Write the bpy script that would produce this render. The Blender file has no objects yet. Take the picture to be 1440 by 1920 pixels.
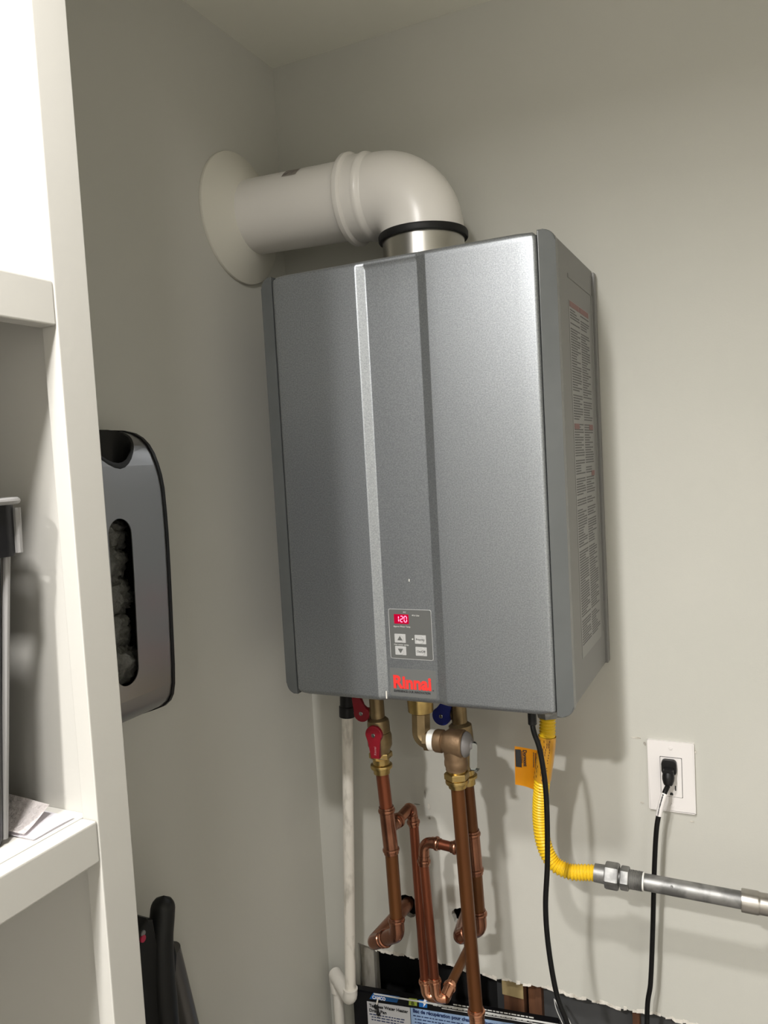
import bpy, bmesh, math, random
from mathutils import Vector, Matrix, noise
import numpy as np
random.seed(7)
SC = bpy.context.scene
COL = SC.collection
# ------------------------------------------------------------------ camera
CAM = Vector((0.8358, -1.3551, 1.6750)); YAW, PITCH, ROLL, FPX = 0.4475, -0.0658, -0.0555, 1484.53
fw = Vector((-math.sin(YAW)*math.cos(PITCH), math.cos(YAW)*math.cos(PITCH), math.sin(PITCH)))
rt0 = fw.cross(Vector((0, 0, 1))).normalized(); up0 = rt0.cross(fw)
rt = rt0*math.cos(ROLL)+up0*math.sin(ROLL); up = -rt0*math.sin(ROLL)+up0*math.cos(ROLL)
cd = bpy.data.cameras.new('camera'); cam = bpy.data.objects.new('camera', cd); COL.objects.link(cam)
cd.sensor_fit = 'HORIZONTAL'; cd.sensor_width = 36; cd.lens = FPX*36/1440; cd.clip_start = .02
cam.matrix_world = Matrix(((rt.x, up.x, -fw.x, CAM.x), (rt.y, up.y, -fw.y, CAM.y), (rt.z, up.z, -fw.z, CAM.z), (0, 0, 0, 1)))
SC.camera = cam
# ------------------------------------------------------------------ world, light, exposure
w = bpy.data.worlds.new('world'); SC.world = w; w.use_nodes = True
w.node_tree.nodes['Background'].inputs[0].default_value = (.8, .85, .9, 1)
w.node_tree.nodes['Background'].inputs[1].default_value = .02
vs = SC.view_settings; vs.view_transform = 'Standard'; vs.look = 'None'; vs.gamma = 1; vs.use_curve_mapping = False
vs.exposure = 1.32
def disk_light(name, loc, watts, size=.1):
    l = bpy.data.lights.new(name, 'AREA'); l.shape = 'DISK'; l.size = size; l.energy = watts; l.color = (1, .975, .955); l.spread = math.radians(163)
    o = bpy.data.objects.new(name, l); COL.objects.link(o); o.location = loc; return o
disk_light('downlight_or_fill', (.52, -1.235, 2.43), 6.8)
disk_light('downlight_or_fill', (.42, -2.15, 2.43), 20)
disk_light('downlight_or_fill', (2.0, -2.8, 2.43), 5.5, .30)  # added fill for the left wall, not a known lamp

# ------------------------------------------------------------------ helpers
def at(px, py, y=None, x=None, z=None):      # a point on a wall-parallel plane seen at a place of the photograph
    d = fw + rt*((px-720)/FPX) - up*((py-960)/FPX)
    t = (y-CAM.y)/d.y if y is not None else (x-CAM.x)/d.x if x is not None else (z-CAM.z)/d.z
    return CAM + d*t
V = Vector
def link(name, me, mat, parent=None, sharp=35):
    for p in me.polygons: p.use_smooth = True
    me.set_sharp_from_angle(angle=math.radians(sharp))
    if mat:
        for m in (mat if isinstance(mat, (list, tuple)) else [mat]): me.materials.append(m)
    o = bpy.data.objects.new(name, me); COL.objects.link(o)
    if parent: o.parent = parent; o.matrix_parent_inverse = parent_inv(parent)
    return o
def parent_inv(p):      # meshes hold world coordinates; only the empties carry a location
    return Matrix.Translation(-p.location) if p.parent is None else Matrix.Identity(4)
def obj(name, bm, mat, parent=None, sharp=35, normals=True, wn=True):
    if normals: bmesh.ops.recalc_face_normals(bm, faces=bm.faces[:])
    me = bpy.data.meshes.new(name); bm.to_mesh(me); bm.free()
    o = link(name, me, mat, parent, sharp)
    if wn: m = o.modifiers.new('normals', 'WEIGHTED_NORMAL'); m.keep_sharp = True; m.weight = 100
    return o
def tag(o, label=None, cat=None, group=None, kind=None):
    if label: o['label'] = label
    if cat: o['category'] = cat
    if group: o['group'] = group
    if kind: o['kind'] = kind
    return o
def thing(name, loc, label, cat, group=None):
    o = bpy.data.objects.new(name, None); COL.objects.link(o); o.location = loc; o.empty_display_size = .02
    return tag(o, label, cat, group)
def B(): return bmesh.new()
def box(bm, lo, hi, bev=0, seg=2):
    lo, hi = V(lo), V(hi)
    r = bmesh.ops.create_cube(bm, size=1, matrix=Matrix.Translation((lo+hi)/2) @ Matrix.Diagonal((*(hi-lo), 1)))
    if bev:
        es = list({e for v in r['verts'] for e in v.link_edges})
        bmesh.ops.bevel(bm, geom=es, offset=bev, segments=seg, profile=.5, affect='EDGES')
def frame(d):
    d = V(d).normalized(); a = V((0, 0, 1)) if abs(d.z) < .9 else V((1, 0, 0))
    u = a.cross(d).normalized(); return u, d.cross(u), d
def lathe(bm, p, d, prof, seg=24, cap=True):
    p = V(p); u, v, d = frame(d); rings = []
    for t, r in prof:
        rings.append([bm.verts.new(p+d*t+(u*math.cos(2*math.pi*i/seg)+v*math.sin(2*math.pi*i/seg))*max(r, 1e-5)) for i in range(seg)])
    for a, b in zip(rings, rings[1:]):
        for i in range(seg): bm.faces.new((a[i], a[(i+1) % seg], b[(i+1) % seg], b[i]))
    if cap: bm.faces.new(rings[0][::-1]); bm.faces.new(rings[-1])
def hexnut(bm, p, d, L, r):
    lathe(bm, p, d, [(0, r*.94), (L*.12, r), (L*.88, r), (L, r*.94)], 6)
def fillet(pts, R, n=8):
    pts = [V(p) for p in pts]; out = [pts[0]]
    for i in range(1, len(pts)-1):
        a, b, c = pts[i-1], pts[i], pts[i+1]; d1 = (a-b).normalized(); d2 = (c-b).normalized()
        ang = d1.angle(d2); rr = R[i-1] if isinstance(R, (list, tuple)) else R
        t = min(rr/math.tan(ang/2), (a-b).length*.49 if i > 1 else (a-b).length*.98, (c-b).length*.49 if i < len(pts)-2 else (c-b).length*.98)
        rr = t*math.tan(ang/2)
        bis = (d1+d2).normalized(); cen = b+bis*(rr/math.sin(ang/2)); s = b+d1*t; e = b+d2*t
        vs_, ve = s-cen, e-cen; tot = vs_.angle(ve)
        for k in range(n+1):
            f = k/n; out.append(cen+(vs_*math.sin((1-f)*tot)+ve*math.sin(f*tot))/math.sin(tot))
    out.append(pts[-1]); return out
def spline(pts, n=10):
    pts = [V(p) for p in pts]; q = [pts[0]*2-pts[1]]+pts+[pts[-1]*2-pts[-2]]; out = []
    for i in range(1, len(q)-2):
        a, b, c, d = q[i-1:i+3]
        for k in range(n):
            t = k/n; out.append(.5*((2*b)+(c-a)*t+(2*a-5*b+4*c-d)*t*t+(3*b-a-3*c+d)*t**3))
    return out+[pts[-1]]
def resample(pts, step):
    L = [0]
    for a, b in zip(pts, pts[1:]): L.append(L[-1]+(b-a).length)
    n = max(2, int(L[-1]/step)); out = []; j = 0
    for k in range(n+1):
        s = L[-1]*k/n
        while j < len(L)-2 and L[j+1] < s: j += 1
        f = (s-L[j])/max(L[j+1]-L[j], 1e-9); out.append(pts[j].lerp(pts[j+1], f))
    return out, L[-1]
def sweep(bm, pts, r, seg=18, cap=True):
    pts = [V(p) for p in pts]; n = len(pts)
    q = [pts[0]]
    for p in pts[1:]:
        if (p-q[-1]).length > 1e-6: q.append(p)
    pts = q; n = len(pts); rings = []; u = None
    for i, p in enumerate(pts):
        d = (pts[min(i+1, n-1)]-pts[max(i-1, 0)]).normalized()
        if u is None: u = frame(d)[0]
        u = (u-d*u.dot(d)).normalized(); v = d.cross(u)
        rr = r(i/(n-1)) if callable(r) else r
        rings.append([bm.verts.new(p+(u*math.cos(2*math.pi*k/seg)+v*math.sin(2*math.pi*k/seg))*rr) for k in range(seg)])
    for a, b in zip(rings, rings[1:]):
        for k in range(seg): bm.faces.new((a[k], a[(k+1) % seg], b[(k+1) % seg], b[k]))
    if cap: bm.faces.new(rings[0][::-1]); bm.faces.new(rings[-1])
def rrect(w_, h_, r, n=5):
    out = []
    for cx, cy, a0 in ((w_/2-r, h_/2-r, 0), (-w_/2+r, h_/2-r, 90), (-w_/2+r, -h_/2+r, 180), (w_/2-r, -h_/2+r, 270)):
        for k in range(n+1):
            a = math.radians(a0+90*k/n); out.append((cx+r*math.cos(a), cy+r*math.sin(a)))
    return out
def prism(bm, pts2, o, ux, uy, th, bev=0):
    # outline pts2 in the plane (ux, uy) through o; front face at o, body goes back by th along -(ux x uy)
    o, ux, uy = V(o), V(ux), V(uy); n = ux.cross(uy).normalized()
    f = [bm.verts.new(o+ux*a+uy*b) for a, b in pts2]; g = [bm.verts.new(o+ux*a+uy*b-n*th) for a, b in pts2]
    m = len(f); ff = bm.faces.new(f); bm.faces.new(g[::-1])
    for i in range(m): bm.faces.new((f[i], g[i], g[(i+1) % m], f[(i+1) % m]))
    if bev: bmesh.ops.bevel(bm, geom=list(ff.edges), offset=bev, segments=2, profile=.5, affect='EDGES')
def text(body, size, o, ux, uy, mat, parent, name='lettering', bold=0, align='LEFT', fit=None, depth=.0002, shear=0):
    cu = bpy.data.curves.new('t', 'FONT'); cu.body = body; cu.size = size; cu.offset = bold; cu.align_x = align; cu.resolution_u = 3
    cu.extrude = depth; cu.shear = shear
    t = bpy.data.objects.new('t', cu); COL.objects.link(t); dg = bpy.context.evaluated_depsgraph_get(); dg.update()
    me = bpy.data.meshes.new_from_object(t.evaluated_get(dg)); bpy.data.objects.remove(t); bpy.data.curves.remove(cu)
    me.name = name; me.materials.clear()
    xs = [v.co.x for v in me.vertices]
    if fit and xs: k = fit/(max(xs)-min(xs)); me.transform(Matrix.Diagonal((k, 1, 1, 1)))
    ux, uy = V(ux).normalized(), V(uy).normalized(); n = ux.cross(uy)
    M = Matrix(((ux.x, uy.x, n.x, o[0]), (ux.y, uy.y, n.y, o[1]), (ux.z, uy.z, n.z, o[2]), (0, 0, 0, 1)))
    me.transform(M)
    return link(name, me, mat, parent, 30)
def carve(o, cutters):
    for c in cutters:
        m = o.modifiers.new('b', 'BOOLEAN'); m.operation = 'DIFFERENCE'; m.object = c; m.solver = 'EXACT'
    dg = bpy.context.evaluated_depsgraph_get(); dg.update()
    me = bpy.data.meshes.new_from_object(o.evaluated_get(dg)); o.modifiers.clear(); o.data = me
    for c in cutters: bpy.data.objects.remove(c)
    for p in me.polygons: p.use_smooth = True
    me.set_sharp_from_angle(angle=math.radians(30))
# ------------------------------------------------------------------ materials
MATS = {}
def mat(name, col, rough=.5, metal=0, bump=None, var=None, spec=.5, coat=0, emit=None, alpha=None, trans=0, stretch=None):
    m = bpy.data.materials.new(name); m.use_nodes = True; nt = m.node_tree; b = nt.nodes['Principled BSDF']
    def S(k, v):
        b.inputs[k].default_value = v
    c4 = (*col, 1); S('Base Color', c4); S('Roughness', rough); S('Metallic', metal); S('Specular IOR Level', spec); S('Coat Weight', coat)
    if trans: S('Transmission Weight', trans)
    if alpha is not None: S('Alpha', alpha)
    if emit: S('Emission Color', (*emit[0], 1)); S('Emission Strength', emit[1])
    tc = nt.nodes.new('ShaderNodeTexCoord'); mp = nt.nodes.new('ShaderNodeMapping'); nt.links.new(tc.outputs['Object'], mp.inputs[0])
    if stretch: mp.inputs['Scale'].default_value = stretch
    if var:     # (scale, second colour, lo, hi)
        n = nt.nodes.new('ShaderNodeTexNoise'); n.inputs['Scale'].default_value = var[0]; n.inputs['Detail'].default_value = 5
        r = nt.nodes.new('ShaderNodeValToRGB'); r.color_ramp.elements[0].position = var[2]; r.color_ramp.elements[1].position = var[3]
        r.color_ramp.elements[0].color = c4; r.color_ramp.elements[1].color = (*var[1], 1)
        nt.links.new(mp.outputs[0], n.inputs['Vector']); nt.links.new(n.outputs['Fac'], r.inputs[0]); nt.links.new(r.outputs[0], b.inputs['Base Color'])
    if bump:    # (scale, strength, distance)
        n = nt.nodes.new('ShaderNodeTexNoise'); n.inputs['Scale'].default_value = bump[0]; n.inputs['Detail'].default_value = 4
        k = nt.nodes.new('ShaderNodeBump'); k.inputs['Strength'].default_value = bump[1]; k.inputs['Distance'].default_value = bump[2]
        nt.links.new(mp.outputs[0], n.inputs['Vector']); nt.links.new(n.outputs['Fac'], k.inputs['Height']); nt.links.new(k.outputs[0], b.inputs['Normal'])
    MATS[name] = m; return m
wallp = mat('greige_wall_paint', (.53, .525, .475), .62, bump=(350, .12, .001), var=(2.5, (.55, .542, .492), .4, .6), spec=.35)
ceilp = mat('ceiling_paint', (.82, .81, .72), .8, bump=(300, .15, .001), spec=.2)
floorm = mat('floor_tile', (.27, .25, .225), .5, var=(8, (.23, .21, .19), .35, .65))
whitew = mat('white_bounce_paint', (.80, .79, .75), .6, bump=(350, .12, .001))  # unseen walls made white to bounce more light onto the left wall
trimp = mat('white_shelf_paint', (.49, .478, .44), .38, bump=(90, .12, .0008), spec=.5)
plaster = mat('torn_drywall_paper', (.62, .59, .53), .9, bump=(200, .5, .002), var=(60, (.4, .37, .32), .45, .7))
pvc = mat('white_vent_plastic', (.70, .675, .63), .3, bump=(25, .03, .001), spec=.5)
flangem = mat('cream_flange_rubber', (.66, .64, .56), .55)
pvcd = mat('scuffed_pvc', (.80, .76, .68), .42, var=(55, (.42, .39, .33), .55, .75), bump=(120, .1, .0005), stretch=(1, 1, .35))
pvcw = mat('clean_pvc', (.74, .71, .65), .35)
silver = mat('silver_metallic_paint', (.25, .265, .28), .40, .80, bump=(900, .14, .0004), var=(520, (.345, .362, .375), .35, .65), spec=.5)
trimg = mat('grey_trim_plastic', (.092, .098, .097), .22, 0, var=(14, (.10, .106, .105), .4, .6))
casing = mat('grey_casing_paint', (.20, .198, .19), .45, .1)
dark = mat('black_gap', (.012, .012, .012), .7)
panelg = mat('control_panel_grey', (.105, .107, .102), .45)
btn = mat('button_silver', (.52, .52, .51), .35, .2)
ink = mat('dark_ink', (.02, .02, .022), .6)
inkl = mat('light_ink', (.55, .55, .52), .6)
redink = mat('red_ink', (.75, .035, .03), .5)
led = mat('red_led', (.3, 0, .02), .4, emit=((1, .12, .2), 2.2))
ledbg = mat('red_led_window', (.05, 0, .008), .15, emit=((1, 0, .05), .20))
labelg = mat('side_label_film', (.215, .212, .205), .35)
pinkink = mat('faded_red_ink', (.21, .09, .082), .5)
steel = mat('brushed_steel', (.50, .49, .46), .28, 1, bump=(120, .06, .0004), stretch=(6, 6, .4))
steelb = mat('brushed_steel_band', (.30, .30, .305), .30, .95, bump=(60, .05, .0004), stretch=(1, .3, 14))
chrome = mat('chrome_lever', (.42, .44, .43), .2, 1)
rubber = mat('black_rubber', (.008, .008, .008), .55, spec=.3, bump=(200, .2, .0005))
blackp = mat('black_plastic', (.007, .007, .0075), .42, spec=.3)
copper = mat('bright_copper', (.72, .36, .22), .24, 1, var=(30, (.50, .22, .13), .4, .7))
copperd = mat('aged_copper', (.165, .064, .019), .38, .6, var=(9, (.115, .040, .012), .35, .65), stretch=(1, 1, .3))
copperr = mat('red_copper', (.22, .065, .03), .34, .75, var=(18, (.15, .042, .02), .35, .65), stretch=(1, 1, .3))
copperf = mat('fitting_copper', (.36, .165, .10), .23, .95, var=(25, (.22, .09, .055), .35, .7))
brass = mat('brass', (.50, .36, .14), .30, 1, var=(40, (.32, .22, .09), .4, .7))
brassd = mat('dull_brass', (.27, .20, .105), .42, .85, var=(35, (.19, .135, .07), .35, .7))
bronze = mat('bronze_casting', (.25, .165, .095), .5, .7, bump=(220, .25, .001), var=(30, (.17, .105, .055), .4, .7))
greyc = mat('grey_bonnet', (.20, .19, .185), .55, .3, bump=(200, .2, .001))
teflon = mat('white_sealing_tape', (.82, .81, .76), .6, bump=(80, .3, .001))
redv = mat('red_handle_vinyl', (.20, .006, .014), .38)
bluev = mat('blue_handle_vinyl', (.01, .018, .16), .38)
galv = mat('galvanized_iron', (.30, .30, .29), .48, .8, bump=(90, .35, .0008), var=(45, (.17, .17, .165), .42, .62))
nickel = mat('nickel_coupling', (.45, .43, .40), .30, 1, var=(30, (.32, .30, .28), .4, .7))
yellow = mat('yellow_hose_coating', (.80, .52, .015), .38, spec=.5)
orange = mat('orange_tag', (.95, .43, .012), .5)
amber = mat('amber_sleeve', (.62, .30, .02), .3, coat=.3)
cordm = mat('black_cord', (.005, .005, .005), .45, spec=.22)
white = mat('white_outlet_plastic', (.80, .77, .75), .3)
studm = mat('brown_stud_wood', (.15, .062, .026), .8, bump=(30, .4, .002), var=(10, (.09, .036, .016), .35, .65), stretch=(6, 6, .6))
woody = mat('pale_wood_block', (.34, .26, .125), .7)
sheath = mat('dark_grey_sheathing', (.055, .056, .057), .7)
sheathb = mat('shaded_bay_black', (.006, .006, .006), .8)  # black paints in the shade of the deep wall bay
scrap = mat('stained_drywall_strip', (.36, .34, .30), .85, var=(22, (.20, .185, .15), .45, .6), bump=(50, .4, .002), stretch=(2, 2, .6))
cardb = mat('black_carton', (.004, .004, .005), .5, spec=.25)
cardw = mat('carton_white_panel', (.52, .52, .53), .35)
cardl = mat('carton_blue_panel', (.28, .40, .60), .3)
cardbl = mat('carton_blue', (.015, .13, .42), .3)
cardgr = mat('carton_green', (.28, .36, .05), .3)
foil = mat('clear_wrap_edge', (.75, .75, .73), .2, alpha=.75)
bagm = mat('grey_plastic_bag', (.10, .10, .09), .36, bump=(45, .8, .010), spec=.5)
binm = mat('black_bin_plastic', (.010, .010, .013), .28, bump=(300, .2, .0006))
bine = mat('grey_rim_and_highlight', (.23, .225, .22), .3)
papert = mat('embossed_paper', (.80, .75, .73), .85, bump=(140, 1, .004))
paperw = mat('white_paper', (.80, .78, .82), .8)
vac = mat('vacuum_black', (.010, .010, .0095), .45, spec=.3)
vact = mat('vacuum_grey_tube', (.11, .105, .10), .35, .4)
vred = mat('vacuum_red', (.42, .02, .06), .4)
# ------------------------------------------------------------------ room shell
H = 2.44
def slab(name, lo, hi, m):
    b = B(); box(b, lo, hi); o = obj(name, b, m); return tag(o, kind='structure')
slab('floor', (-.1, -3.3, -.1), (2.6, .12, 0), floorm)
slab('ceiling', (-.1, -3.3, H), (2.6, .12, H+.1), ceilp)
slab('wall_left', (-.1, -3.3, 0), (0, .12, H), wallp)
slab('wall_right', (2.5, -3.3, 0), (2.6, .12, H), whitew)
slab('wall_front', (0, -3.3, 0), (2.5, -3.2, H), whitew)
# back wall: drywall sheet with its lower part torn away
JAG = []
x = .1
while x < 2.5:
    JAG.append((x, .6955+random.uniform(-.0025, .0025)+.002*math.sin(x*31)))
    x += random.uniform(.004, .012)
def ragged_hole(cx, cz, r, seed):
    rnd = random.Random(seed)
    return [(cx+r*rnd.uniform(.88, 1.2)*math.cos(k*math.tau/18), cz+r*rnd.uniform(.88, 1.2)*math.sin(k*math.tau/18)) for k in range(18)]
def sheet_with_holes(outer, holes, y0, th):
    from mathutils.geometry import delaunay_2d_cdt
    loops = [outer]+holes; vs_, es_ = [], []
    for L_ in loops:
        n0 = len(vs_); vs_ += [V(p) for p in L_]; es_ += [(n0+i, n0+(i+1) % len(L_)) for i in range(len(L_))]
    v2, e2, f2 = delaunay_2d_cdt(vs_, es_, [], 0, 1e-7)[:3]
    def inside(p, L_):
        c = False
        for (x0, z0), (x1, z1) in zip(L_, L_[1:]+L_[:1]):
            if (z0 > p.y) != (z1 > p.y) and p.x < (x1-x0)*(p.y-z0)/(z1-z0)+x0: c = not c
        return c
    bm = B(); A = [bm.verts.new((p.x, y0, p.y)) for p in v2]; Z = [bm.verts.new((p.x, y0+th, p.y)) for p in v2]; cnt = {}
    for f in f2:
        c = sum((v2[i] for i in f), V((0, 0)))/len(f)
        if inside(c, outer) and not any(inside(c, h) for h in holes):
            if (v2[f[1]]-v2[f[0]]).cross(v2[f[2]]-v2[f[0]]) < 0: f = f[::-1]
            bm.faces.new([A[i] for i in f]); bm.faces.new([Z[i] for i in f[::-1]])
            for i, j in zip(f, list(f[1:])+[f[0]]): cnt[(i, j)] = 1
    for (i, j) in cnt:
        if (j, i) not in cnt: bm.faces.new((A[i], Z[i], Z[j], A[j]))
    return bm
out = [(0, 0), (.068, 0), (.070, .35), (.072, .6975)]+JAG+[(2.5, .695), (2.5, H), (0, H)]
b = sheet_with_holes(out, [ragged_hole(.190, .800, .021, 3), ragged_hole(.302, .800, .018, 4)], 0, .0127)
wall = obj('wall_back', b, wallp, normals=False, wn=False); tag(wall, kind='structure')
def wpart(name, lo, hi, m, bev=0):
    b = B(); box(b, lo, hi, bev); return obj(name, b, m, wall)
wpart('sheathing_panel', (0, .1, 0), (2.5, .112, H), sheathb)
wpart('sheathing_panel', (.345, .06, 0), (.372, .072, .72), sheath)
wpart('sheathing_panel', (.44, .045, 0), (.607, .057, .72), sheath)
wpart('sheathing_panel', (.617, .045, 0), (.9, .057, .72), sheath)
wpart('stud', (.372, .016, 0), (.412, .10, .72), studm, .002)
wpart('stud', (.416, .03, 0), (.442, .10, .72), studm, .002)
wpart('stud', (.606, .03, 0), (.618, .10, .72), studm, .001)
b = B(); box(b, (.371, .0128, .655), (.412, .0155, .72), .0005); tag(obj('wood_block', b, woody, wall), 'pale tan block on the stud')
b = B(); box(b, (.073, .006, 0), (.104, .03, .6965), .0015); tag(obj('drywall_strip', b, scrap, wall), 'grey stained strip at the left end of the opening')
# torn paper curling along the cut edge
b = B()
for (x0, z0), (x1, z1) in zip(JAG[:-1], JAG[1:]):
    if x1 > 1.0: break
    if random.random() < .75:
        l = random.uniform(.0015, .005); y = -random.uniform(.0012, .004)
        v = [b.verts.new(p) for p in ((x0, -.0006, z0+l), (x1, -.0006, z1+l*.8), (x1, y, z1-random.uniform(0, .002)), (x0, y, z0-random.uniform(0, .002)))]
        u = [b.verts.new(p.co+V((0, .0008, .0004))) for p in v]
        b.faces.new(v); b.faces.new(u[::-1])
        for i in range(4): b.faces.new((v[i], u[i], u[(i+1) % 4], v[(i+1) % 4]))
tag(obj('torn_paper', b, plaster, wall), 'ragged pale paper along the cut edge', kind='stuff')
def chip(px, py, w_, h_, m, seed, th=.0006):
    rnd = random.Random(seed); c = at(px, py, y=0); b = B()
    pts = [(w_*rnd.uniform(.45, 1)*math.cos(a*math.tau/9), h_*rnd.uniform(.45, 1)*math.sin(a*math.tau/9)) for a in range(9)]
    prism(b, pts, (c.x, -th, c.z), (1, 0, 0), (0, 0, 1), th); return obj('paint_chip', b, m, wall)
chip(804, 1512, .0045, .009, plaster, 1); chip(797, 1488, .002, .010, scrap, 2); chip(806, 1534, .003, .004, scrap, 3)
chip(1209, 1394, .003, .004, scrap, 4, .001); chip(1304, 1410, .002, .003, plaster, 5, .002); chip(1204, 1505, .004, .002, plaster, 6, .001)
chip(1297, 1540, .006, .002, plaster, 7, .001); chip(783, 1508, .010, .0012, scrap, 8); chip(1192, 1383, .012, .002, plaster, 9, .0012)
# ------------------------------------------------------------------ water heater
XC, T, BT = .3576, 1.971, 1.303
XL, XR = .1226, .5926
F = -.2848
heater = thing('water_heater', (XC, -.14, BT), 'large silver grey tankless water heater with a red digit display hung on the back wall', 'water heater')
b = B(); box(b, (XL, -.2685, BT+.010), (XR, -.010, T-.007), .005, 2)
obj('casing', b, casing, heater)
b = B()      # rear flange strip of the case, raised rim and pressed field of the right-hand side
box(b, (XL-.002, -.022, BT+.012), (XR+.004, -.004, T-.012), .001)
obj('rear_flange', b, casing, heater)
b = B()
for lo, hi in (((XR-.002, -.205, T-.052), (XR+.0012, -.030, T-.046)), ((XR-.002, -.036, BT+.07), (XR+.0012, -.030, T-.046))):
    box(b, lo, hi, .0008)
obj('pressed_rib', b, casing, heater)
# front cover: cross section in x with a shallow centre channel, rolled top and bottom edges
def cover():
    b = B(); x0, x1 = .1480, .5695
    D = .0075
    xs = [(x0, -.030), (x0, -.006), (x0+.0010, -.0028), (x0+.003, -.0008), (x0+.006, 0)]
    xs += [(x0+.02+i*.025, 0) for i in range(5)] + [(.2945, 0), (.2960, -.0003), (.2975, -.0011), (.3072, -D+.0010), (.3087, -D+.0002), (.310, -D)]
    xs += [(.33, -D), (.35, -D), (.37, -D), (.392, -D), (.3935, -D+.0002), (.395, -D+.0010), (.4062, -.0011), (.4077, -.0003), (.4092, 0)]
    xs += [(.425+i*.029, 0) for i in range(5)] + [(x1-.006, 0), (x1-.003, -.0008), (x1-.0010, -.0028), (x1, -.006), (x1, -.030)]
    zs = [(T, -.030, 0), (T, -.008, 0), (T-.0015, -.004, .15), (T-.004, -.0012, .3), (T-.008, 0, .5), (T-.014, 0, 1)]
    zs += [(T-.06-(T-BT-.12)*i/8, 0, 1) for i in range(9)]
    zs += [(BT+.010, 0, 1), (BT+.006, -.0012, 1), (BT+.002, -.005, 1), (BT+.0005, -.010, 1), (BT, -.030, .8)]
    R = 10; grid = []
    for z, rz, k in zs:
        row = []
        for x, rx in xs:
            dep = -rx*(k if (.29 < x < .412) else 1); dep = max(dep, 0)+(-rz)
            dep = min(dep, .030)
            # soften the two far corners
            ex = min(x-x0, x1-x); ez = min(z-BT, T-z)
            row.append(b.verts.new((x, F+dep, z)))
        grid.append(row)
    rr = .012       # pull the four corners in so that they are round seen from the front
    for row in grid:
        for v in row:
            for sx, cx in ((-1, x0+rr), (1, x1-rr)):
                for sz, cz in ((-1, BT+rr), (1, T-rr)):
                    dx, dz = (v.co.x-cx)*sx, (v.co.z-cz)*sz
                    if dx > 0 and dz > 0:
                        l = math.hypot(dx, dz); m = max(dx, dz)
                        if l > 0: v.co.x = cx+sx*dx*m/l; v.co.z = cz+sz*dz*m/l
    for a, c in zip(grid, grid[1:]):
        for i in range(len(xs)-1): b.faces.new((a[i], a[i+1], c[i+1], c[i]))
    return b
obj('front_cover', cover(), silver, heater, sharp=60)
def side_trim(s):
    b = B(); w_ = .0235; cx = XC+s*(.2120+w_/2)
    zc, hh = (T+BT)/2, (T-BT)+.001
    pts = []
    for q, (ex, ez) in enumerate(((1, 1), (-1, 1), (-1, -1), (1, -1))):
        if ex*s > 0:
            r = .016
            for k in range(7):
                a = k/6*math.pi/2
                c, d_ = (math.cos(a), math.sin(a))
                p = (ex*(w_/2-r)+ex*r*c, ez*(hh/2-r)+ez*r*d_)
                pts.append(p)
        else: pts.append((ex*w_/2, ez*hh/2))
    # order by angle
    pts.sort(key=lambda p: math.atan2(p[1]/hh, p[0]/w_))
    prism(b, pts, (cx, -.281, zc), (1, 0, 0), (0, 0, 1), .020, .0022)
    for v in b.verts:      # slight set-back towards the outside
        if v.co.y < -.27: v.co.y += .006*abs(v.co.x-(XC+s*.2120))/w_
    return obj('side_trim', b, trimg, heater)
tag(side_trim(-1), 'darker glossy grey edge trim'); tag(side_trim(1), 'darker glossy grey edge trim')
b = B(); prism(b, rrect(.4355, .660, .012), (XC, -.2735, (T+BT)/2), (1, 0, 0), (0, 0, 1), .005); obj('gap_seal', b, dark, heater)
# control panel in the channel
G = F+.0075
UX, UZ = (1, 0, 0), (0, 0, 1)
b = B(); prism(b, rrect(.0705, .0768, .003), (.3517, G-.0004, 1.4099), UX, UZ, .003, .0003); rim = obj('control_panel_rim', b, btn, heater)
b = B(); prism(b, rrect(.0690, .0752, .0025), (.3519, G-.0008, 1.4101), UX, UZ, .003, .0002); cp = obj('control_panel', b, panelg, heater)
YP = G-.0008
b = B(); prism(b, rrect(.0243, .0146, .0006), (.3380, YP-.0003, 1.4331), UX, UZ, .002); obj('display', b, ledbg, cp)
def seg7(ch, ox, oz, w_, h_, b):
    S = {'1': 'bc', '2': 'abged', '0': 'abcdef'}[ch]; t = .0011; y = YP-.0006
    hz = h_/2
    R_ = {'a': (0, h_, w_, h_), 'g': (0, hz, w_, hz), 'd': (0, 0, w_, 0), 'f': (0, hz, 0, h_), 'b': (w_, hz, w_, h_), 'e': (0, 0, 0, hz), 'c': (w_, 0, w_, hz)}
    for s in S:
        x0, z0, x1, z1 = R_[s]; g = t*.55
        if x0 == x1: box(b, (ox+x0-t/2, y, oz+z0+g), (ox+x0+t/2, y+.0004, oz+z1-g))
        else: box(b, (ox+x0+g, y, oz+z0-t/2), (ox+x1-g, y+.0004, oz+z0+t/2))
b = B()
for ch, ox in (('1', .3295), ('2', .3365), ('0', .3428)): seg7(ch, ox, 1.4288, .0040, .0088, b)
obj('digits', b, led, cp)
def T3(s, size, x, z, m, par, **k): return text(s, size, (x, k.pop('y', YP-.0002), z), UX, UZ, m, par, **k)
T3('F/C', .0034, .3415, 1.4425, inkl, cp); T3('In Use', .0036, .3585, 1.4382, inkl, cp)
b = B(); lathe(b, (.3568, YP, 1.4394), (0, -1, 0), [(0, .0009), (.0004, .0009)], 12); obj('indicator_lamp', b, inkl, cp)
T3('Approx Water Temp.', .0034, .3242, 1.4205, inkl, cp, fit=.0285)
T3('Hot water temp.', .0034, .3236, 1.3925, inkl, cp, fit=.0245)
b = B(); lathe(b, (.3549, YP, 1.4030), (0, -1, 0), [(0, .0012), (.0005, .0012)], 12); obj('indicator_lamp', b, inkl, cp)
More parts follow.
